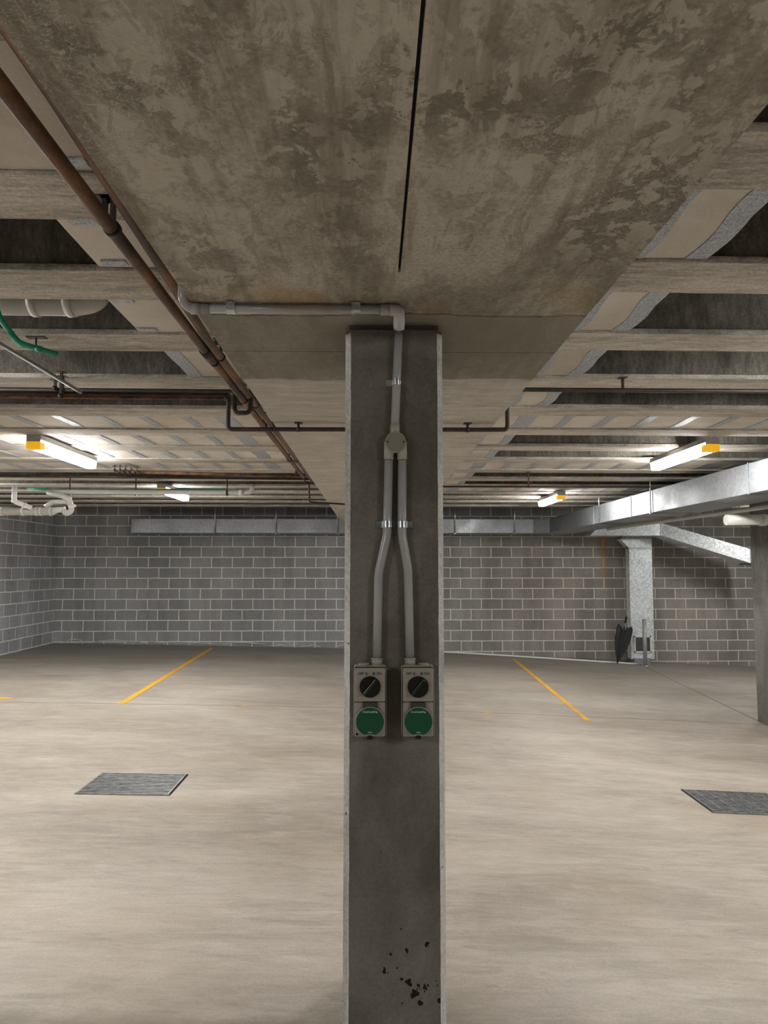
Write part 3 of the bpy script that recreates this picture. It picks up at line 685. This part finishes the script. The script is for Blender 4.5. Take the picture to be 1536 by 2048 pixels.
# ------------------------------------------------------------------ lamps
def lamp(loc, lab, flip=False):
    L_, w_, h_ = 1.08, .10, .105
    x, y, z = loc
    t_ = thing('batten_light', (x, y, z), lab, 'light', 'batten lights')
    part('body', 'lampbody', t_, lambda bm: box(bm, x-w_/2-.004, x+w_/2+.004, y, y+L_, z+.066, z+h_, .004))
    def dif(bm):
        prism(bm, [(-w_/2+.002, .065), (-w_/2+.009, .008), (-w_/2+.016, 0), (w_/2-.016, 0), (w_/2-.009, .008), (w_/2-.002, .065)], (1, 0, 0), (0, 0, 1), (0, 1, 0), (x, y+.075, z), L_-.075)
    df = part('diffuser', ['lit', 'lit_side'], t_, dif)
    for pl in df.data.polygons: pl.material_index = 0 if pl.normal.z < -.5 or pl.normal.y > .5 else 1
    part('end_cap', 'lampbody', t_, lambda bm: box(bm, x-w_/2-.001, x+w_/2+.001, y-.004, y+.002, z, z+h_))
    tag(part('emergency_end', 'yellow', t_, lambda bm: box(bm, x-w_/2-.002, x+w_/2+.002, y-.006, y+.074, z-.002, z+.052, .003)), 'yellow emergency end block')
    return t_
zl = CZ+.875
lamp((-2.5, 5.22, zl), 'lit batten light with a yellow end on the left ceiling, the larger left one')
lamp((2.56, 5.25, zl), 'lit batten light with a yellow end on the right ceiling, nearer and larger')
lamp((-2.47, 8.3, zl), 'small lit batten light half hidden behind the white drain pipe')
lamp((2.43, 9.05, zl), 'small distant lit batten light with a yellow end on the right ceiling')
for x, y, lb in ((-2.6, 2.3, 'lit batten light over the left bay level with the column'), (2.7, 2.3, 'lit batten light over the right bay level with the column'),
                 (-2.6, -1.6, 'lit batten light over the left bay behind the camera'), (2.7, -1.6, 'lit batten light over the right bay behind the camera'), (-4.95, 7.3, 'unseen batten light added to brighten the left block wall'),  # left wall batten is an unseen lamp added to brighten that wall
                 (6.8, 4.0, 'lit batten light over the far right bay beyond the pillar line'), (6.6, 10.4, 'lit batten light over the far right corner behind the pillar')):
    lamp((x, y, zl), lb)

# ------------------------------------------------------------------ ducts
def flangebox(bm, y, x0, x1, z0, z1, t=.02, e=.012): box(bm, x0-e, x1+e, y-t/2, y+t/2, z0-e, z1+e)
zd0, zd1 = CZ+.625, CZ+.885
big = thing('ventilation_duct', (3.48, 6, zd0), 'large silver rectangular duct coming forward from the back wall at upper right', 'duct')
part('duct_body', 'galv', big, lambda bm: box(bm, 3.2, 3.74, 2.2, 12.75, zd0, zd1, .004, 1))
for y in (2.9, 5.95, 8.7, 10.2): part('flange', 'galv', big, lambda bm: flangebox(bm, y, 3.2, 3.74, zd0, zd1, .012, .006))
for y in (8.05, 9.9, 4.5):
    part('drop_rod', 'clip', big, lambda bm: (cyl(bm, (3.185, y, zd0-.005), (3.185, y, SLAB-.002), .006, 8), box(bm, 3.17, 3.77, y-.015, y+.015, zd0-.012, zd0-.0005), cyl(bm, (3.755, y, zd0-.005), (3.755, y, SLAB-.002), .006, 8)))
ybd = 12.95
def f_elb(bm):
    prism(bm, [(3.2, 12.75), (3.74, 12.75), (3.74, ybd), (3.5, ybd+.42), (2.95, ybd+.42), (2.95, ybd)], (1, 0, 0), (0, 1, 0), (0, 0, 1), (0, 0, zd0), zd1-zd0)
part('duct_elbow', 'galv', big, f_elb)
bk = thing('ventilation_duct', (-.5, ybd+.2, zd0), 'long dull silver duct running level along the top of the back block wall', 'duct')
xa = at(262, 1050, ybd).x
part('duct_body', 'galv', bk, lambda bm: box(bm, xa, 2.95, ybd, ybd+.42, zd0, zd1, .004, 1))
for px in (267, 301, 417, 552, 690, 940, 1085):
    x = at(px, 1050, ybd).x; part('flange', 'galv', bk, lambda bm: box(bm, x-.008, x+.008, ybd-.006, ybd+.425, zd0-.006, zd1+.006))
for px in (430, 552, 675, 910, 1029):
    x = at(px, 1050, ybd-.02).x
    part('drop_rod', 'clip', bk, lambda bm: (cyl(bm, (x, ybd-.02, zd0-.01), (x, ybd-.02, SLAB-.002), .012, 8), box(bm, x-.014, x+.014, ybd-.03, ybd+.43, zd0-.014, zd0-.002)))
# branch: level piece, then a leg sloping down to the right
yb0 = 12.85
br = thing('branch_duct', at(1260, 1058, yb0), 'bright speckled silver branch duct sloping down to the right pillar', 'duct')
p = [at(1204, 1071, yb0), at(1322, 1071, yb0), at(1322, 1046, yb0), at(1204, 1046, yb0)]
def f_b1(bm):
    d = Vector((0, .35, 0)); a = [Vector(p[0]), Vector(p[1]), Vector(p[1])+d, Vector(p[0])+d]; h = p[2].z-p[1].z
    hexa(bm, a+[v+Vector((0, 0, h)) for v in a])
part('level_section', 'galv_spangle', br, f_b1)
def f_b2(bm):
    a0, a1 = at(1322, 1071, yb0), at(1322, 1046, yb0); c0, c1 = at(1507, 1128, 12.5), at(1507, 1100, 12.5); d = Vector((0, .4, 0))
    hexa(bm, [a0, c0, c0+d, a0+d, a1, c1, c1+d, a1+d])
part('sloping_section', 'galv_spangle', br, f_b2)
c0, c1 = at(1503, 1129, 12.48), at(1509, 1099, 12.48)
part('flange', 'galv', br, lambda bm: box(bm, c0.x, c1.x+.02, 12.47, 12.9, c0.z-.01, c1.z+.01))
part('flange', 'galv', br, lambda bm: box(bm, p[1].x-.008, p[1].x+.008, yb0-.008, yb0+.41, p[1].z-.008, p[2].z+.008))
x = at(1359, 1050, yb0).x
part('drop_rod', 'clip', br, lambda bm: cyl(bm, (x, yb0-.02, at(1359, 1060, yb0).z), (x, yb0-.02, SLAB-.002), .012, 8))
def f_tr(bm):
    a = at(1180, 1071, yb0); b_ = p[0]; d = Vector((0, .4, 0))
    v = [a, Vector(p[0]), Vector(p[3])]
    vs = [bm.verts.new(q_) for q_ in v]+[bm.verts.new(Vector(q_)+d) for q_ in v]
    bm.faces.new(vs[:3]); bm.faces.new(vs[3:][::-1])
    for i in range(3): bm.faces.new((vs[i], vs[(i+1) % 3], vs[3+(i+1) % 3], vs[3+i]))
part('tapered_collar', 'galv_spangle', br, f_tr)

# upright duct with hopper, creased faces and a mesh grille
yv = 13.25; D_ = Vector((0, .2, 0))
vd = thing('upright_duct', (at(1285, 1318, yv).x, yv+.2, at(1285, 1318, yv).z), 'speckled silver upright duct standing against the back wall with a grille near the floor', 'duct')
def f_v(bm):
    tl, trr, brr, bl_ = at(1258, 1096, yv), at(1303.5, 1096, yv), at(1309, 1318, yv), at(1263, 1318, yv)
    mc = (at(1284, 1198, yv))-Vector((0, .012, 0)); m2 = at(1287, 1232, yv)-Vector((0, .012, 0))
    F_ = [bm.verts.new(q_) for q_ in (tl, trr, brr, bl_)]; B_ = [bm.verts.new(Vector(q_)+D_) for q_ in (tl, trr, brr, bl_)]
    a, c_ = bm.verts.new(mc), bm.verts.new(m2)
    for f in ((F_[0], F_[1], a), (F_[1], F_[2], c_, a), (F_[2], F_[3], c_), (F_[3], F_[0], a, c_)): bm.faces.new(f)
    bm.faces.new(B_[::-1])
    for i in range(4): bm.faces.new((F_[i], F_[(i+1) % 4], B_[(i+1) % 4], B_[i]))
part('duct_body', 'galv_spangle', vd, f_v)
def f_hop(bm):
    pts = [at(1258, 1096, yv-.01), at(1303.5, 1096, yv-.01), at(1303.5, 1078, yv-.01), at(1240, 1078, yv-.01)]
    a = [bm.verts.new(q_) for q_ in pts]; b_ = [bm.verts.new(Vector(q_)+D_) for q_ in pts]
    bm.faces.new(a); bm.faces.new(b_[::-1])
    for i in range(4): bm.faces.new((a[i], a[(i+1) % 4], b_[(i+1) % 4], b_[i]))
part('hopper', 'galv_spangle', vd, f_hop)
def f_sh(bm):
    a, b_ = at(1256, 1096, yv), at(1304, 1098, yv); box(bm, a.x, b_.x, yv-.02, yv+.22, b_.z, a.z+.012)
    a, b_ = at(1244, 1071.5, yv), at(1304, 1078, yv); box(bm, a.x, b_.x, yv-.01, yv+.22, b_.z, a.z)
part('flange', 'galv', vd, f_sh)
g0, g1 = at(1269, 1305, yv-.02), at(1302, 1272, yv-.02)
def f_gr(bm):
    t = .022
    box(bm, g0.x, g1.x, yv-.026, yv-.0, g0.z, g0.z+t); box(bm, g0.x, g1.x, yv-.026, yv-.0, g1.z-t, g1.z)
    box(bm, g0.x, g0.x+t, yv-.026, yv-.0, g0.z, g1.z); box(bm, g1.x-t, g1.x, yv-.026, yv-.0, g0.z, g1.z)
fr_ = part('grille_frame', 'white', vd, f_gr)
def f_ms(bm):
    box(bm, g0.x+.01, g1.x-.01, yv-.006, yv-.003, g0.z+.01, g1.z-.01)
part('grille_hole_shade', 'hole_shade', fr_, f_ms)
def f_ms2(bm):
    n = 14
    for i in range(1, n):
        x = g0.x+(g1.x-g0.x)*i/n; z = g0.z+(g1.z-g0.z)*i/n
        box(bm, x-.002, x+.002, yv-.012, yv-.007, g0.z+.015, g1.z-.015); box(bm, g0.x+.015, g1.x-.015, yv-.012, yv-.007, z-.002, z+.002)
part('grille_mesh', 'steel', fr_, f_ms2)
def f_foot(bm):
    a, b_ = at(1268, 1316, yv-.03), at(1300, 1322, yv-.03); box(bm, a.x, b_.x, yv-.05, yv+.2, fz(a.x)-.02, a.z, .005)
part('foot', 'galv', vd, f_foot)

# bollard, umbrella, floor pipe
by = 12.9
bx = at(1290, 1300, by).x
o = thing('bollard', (bx, by, fz(bx)), 'slim grey steel bollard standing on the floor in front of the grille', 'bollard')
zt_ = at(1290, 1240, by).z
part('post', 'painted', o, lambda bm: cyl(bm, (bx, by, fz(bx)-.01), (bx, by, zt_), .034, 24))
part('cap', 'steel', o, lambda bm: sweep(bm, [(bx, by, zt_), (bx, by, zt_+.012), (bx, by, zt_+.02)], 0, 24, radii=[.036, .034, .015]))
part('foot_flange', 'steel', o, lambda bm: cyl(bm, (bx, by, fz(bx)-.01), (bx, by, fz(bx)+.015), .06, 20))

uy = 12.98
T0 = at(1234, 1327, uy); T0.z = fz(T0.x)+.001; H0 = at(1253, 1233, uy+.05)
um = thing('umbrella', T0, 'folded charcoal umbrella leaning against the left side of the upright duct', 'umbrella')
ax = (H0-T0); Lx = ax.length; ax.normalize()
e1_ = ax.cross(Vector((0, 1, 0))).normalized(); e2_ = ax.cross(e1_)
def f_can(bm):
    lob = 8; seg = 64; rows = []
    prof = [(.035, .012), (.10, .030), (.22, .062), (.36, .098), (.50, .128), (.62, .142), (.72, .15), (.80, .13)]
    ph = [random.uniform(-.25, .25) for _ in range(lob)]; am = [1.5, .8, 1.0, .7, 1.75, 1.0, .8, 1.2]
    for t, r_ in prof:
        row = []
        for k in range(seg):
            a = 2*math.pi*k/seg; li = int(k/seg*lob) % lob; ln = (li+1) % lob
            fr2 = (k/seg*lob) % 1; amp = am[li]*(1-fr2)+am[ln]*fr2
            pk = abs(math.cos(math.pi*fr2))**2.4
            rr = r_*(.42+.5*pk)*amp*.85
            tt = t-(.10*(1-pk) if t > .6 else 0)+(.04*(amp-1) if t > .6 else 0)
            row.append(bm.verts.new(T0+ax*(Lx*tt)+(e1_*math.cos(a+t*.6)+e2_*math.sin(a+t*.6)*.75)*rr))
        rows.append(row)
    for r0, r1 in zip(rows, rows[1:]):
        for k in range(seg):
            f = bm.faces.new((r0[k], r0[(k+1) % seg], r1[(k+1) % seg], r1[k])); f.smooth = True
    bm.faces.new(rows[0][::-1])
    c_ = bm.verts.new(T0+ax*(Lx*.6))
    for k in range(seg): bm.faces.new((rows[-1][k], rows[-1][(k+1) % seg], c_))
part('canopy', 'fabric', um, f_can)
part('shaft', 'steel', um, lambda bm: cyl(bm, T0+ax*.02, T0+ax*(Lx*.93), .006, 10))
part('tip', 'black', um, lambda bm: sweep(bm, [T0, T0+ax*.05], 0, 12, radii=[.004, .010]))
part('handle', 'black', um, lambda bm: sweep(bm, [T0+ax*(Lx*.86), T0+ax*(Lx*.9), T0+ax*(Lx*.985), T0+ax*Lx], 0, 16, radii=[.012, .019, .021, .014]))
for a in (0, 2.1, 4.2):
    d = e1_*math.cos(a)+e2_*math.sin(a)
    part('rib', 'steel', um, lambda bm: cyl(bm, T0+ax*(Lx*.84), T0+ax*(Lx*.66)+d*.06, .003, 6))
a = (1.345, 13.30, fz(1.345)+.018); x1_ = at(1281, 1325, 12.9).x
o = tube('floor_pipe', 'thin white plastic pipe lying on the floor along the foot of the back wall', 'pipe', [(0.9, 13.45, fz(.9)+.02)]+[(x_, 13.52-(x_-.9)*.13, fz(x_)+.020) for x_ in (1.6, 2.4, 3.2, 4.0)]+[(x1_, 13.52-(x1_-.9)*.13, fz(x1_)+.018)], .017, 'white', .3)

# ------------------------------------------------------------------ floor markings and grates
def line(pts, w_, lab):
    def f(bm):
        (x0, y0), (x1, y1) = pts; n = 20; rows = []
        for i in range(n+1):
            t = i/n; x = x0+(x1-x0)*t; y = y0+(y1-y0)*t
            a, c_ = x-w_/2+random.uniform(-.003, .003), x+w_/2+random.uniform(-.003, .003)
            rows.append([bm.verts.new(q_) for q_ in ((a, y, fz(a)+.0015), (c_, y, fz(c_)+.0015), (c_, y, fz(c_)+.0032), (a, y, fz(a)+.0032))])
        for r0, r1 in zip(rows, rows[1:]):
            for k in range(4): bm.faces.new((r0[k], r0[(k+1) % 4], r1[(k+1) % 4], r1[k]))
        bm.faces.new(rows[0]); bm.faces.new(rows[-1])
    bm = bmesh.new(); f(bm); o_ = link('parking_line', bm, 'paint'); tag(o_, lab, 'parking line')
line([(-2.72, 7.86), (-2.93, 13.2)], .075, 'long yellow painted parking line on the floor left of the column')
line([(2.32, 7.75), (2.56, 13.0)], .065, 'long worn yellow parking line on the floor right of the column')
line([(-1.44, 7.86), (-1.34, 7.89)], .10, 'tiny yellow paint dab on the floor joint left of the column')
line([(1.24, 7.92), (1.30, 7.95)], .10, 'tiny yellow paint dab on the floor joint right of the column')
line([(-4.10, 8.02), (-4.06, 8.10)], .16, 'small yellow paint mark at the left edge of the floor')
def grate(x0, x1, y0, y1, lab, cross):
    t_ = thing('drain_grate', ((x0+x1)/2, (y0+y1)/2, fz((x0+x1)/2)), lab, 'drain grate', 'steel floor grates')
    def slab(bm, a, b_, c_, d_, h0, h1):
        hexa(bm, [(a, c_, fz(a)+h0), (b_, c_, fz(b_)+h0), (b_, d_, fz(b_)+h0), (a, d_, fz(a)+h0), (a, c_, fz(a)+h1), (b_, c_, fz(b_)+h1), (b_, d_, fz(b_)+h1), (a, d_, fz(a)+h1)])
    part('hole_shade', 'hole_shade', t_, lambda bm: slab(bm, x0, x1, y0, y1, .0006, .002))  # flat near-black plate painted as the shade below the bars, floor has no opening
    def f(bm):
        e = .007
        slab(bm, x0+.012, x0+.012+e, y0+.006, y1-.006, .002, .010); slab(bm, x1-.012-e, x1-.012, y0+.006, y1-.006, .002, .010)
        slab(bm, x0, x1, y0, y0+.004, .001, .006); slab(bm, x0, x1, y1-.004, y1, .001, .006)
    part('frame', 'grate', t_, f)
    n = 15
    for i in range(n):
        y = y0+.014+(y1-y0-.03)*i/(n-1)
        part('bar', 'grate', t_, lambda bm: slab(bm, x0+.018, x1-.018, y-.0055, y+.0055, .002, .009))
    if cross:
        for i in range(1, 7):
            x = x0+(x1-x0)*i/7; part('cross_bar', 'grate', t_, lambda bm: slab(bm, x-.0025, x+.0025, y0+.01, y1-.01, .003, .0098))
grate(-1.965, -1.335, 4.84, 5.32, 'steel bar drain grate set in the floor at left', False)
grate(2.285, 2.93, 4.87, 5.37, 'steel drain grate set in the floor at the right edge', True)

# whitish mortar squeezed out along the foot of the back wall
def f_m(bm):
    x = LWX+.2
    while x < -.2:
        ln = random.uniform(.3, .9); n = 8; z0 = fz(x)+random.uniform(.004, .03); amp = random.uniform(-.005, .045)
        pts = [(x+ln*i/n, wall_y(x)-.004, z0+amp*math.sin(math.pi*i/n)+random.uniform(-.008, .008)) for i in range(n+1)]
        sweep(bm, pts, 0, 6, radii=[random.uniform(.006, .017) for _ in pts]); x += ln+random.uniform(0, .35)
struct('trim_1', 'mortar', f_m)
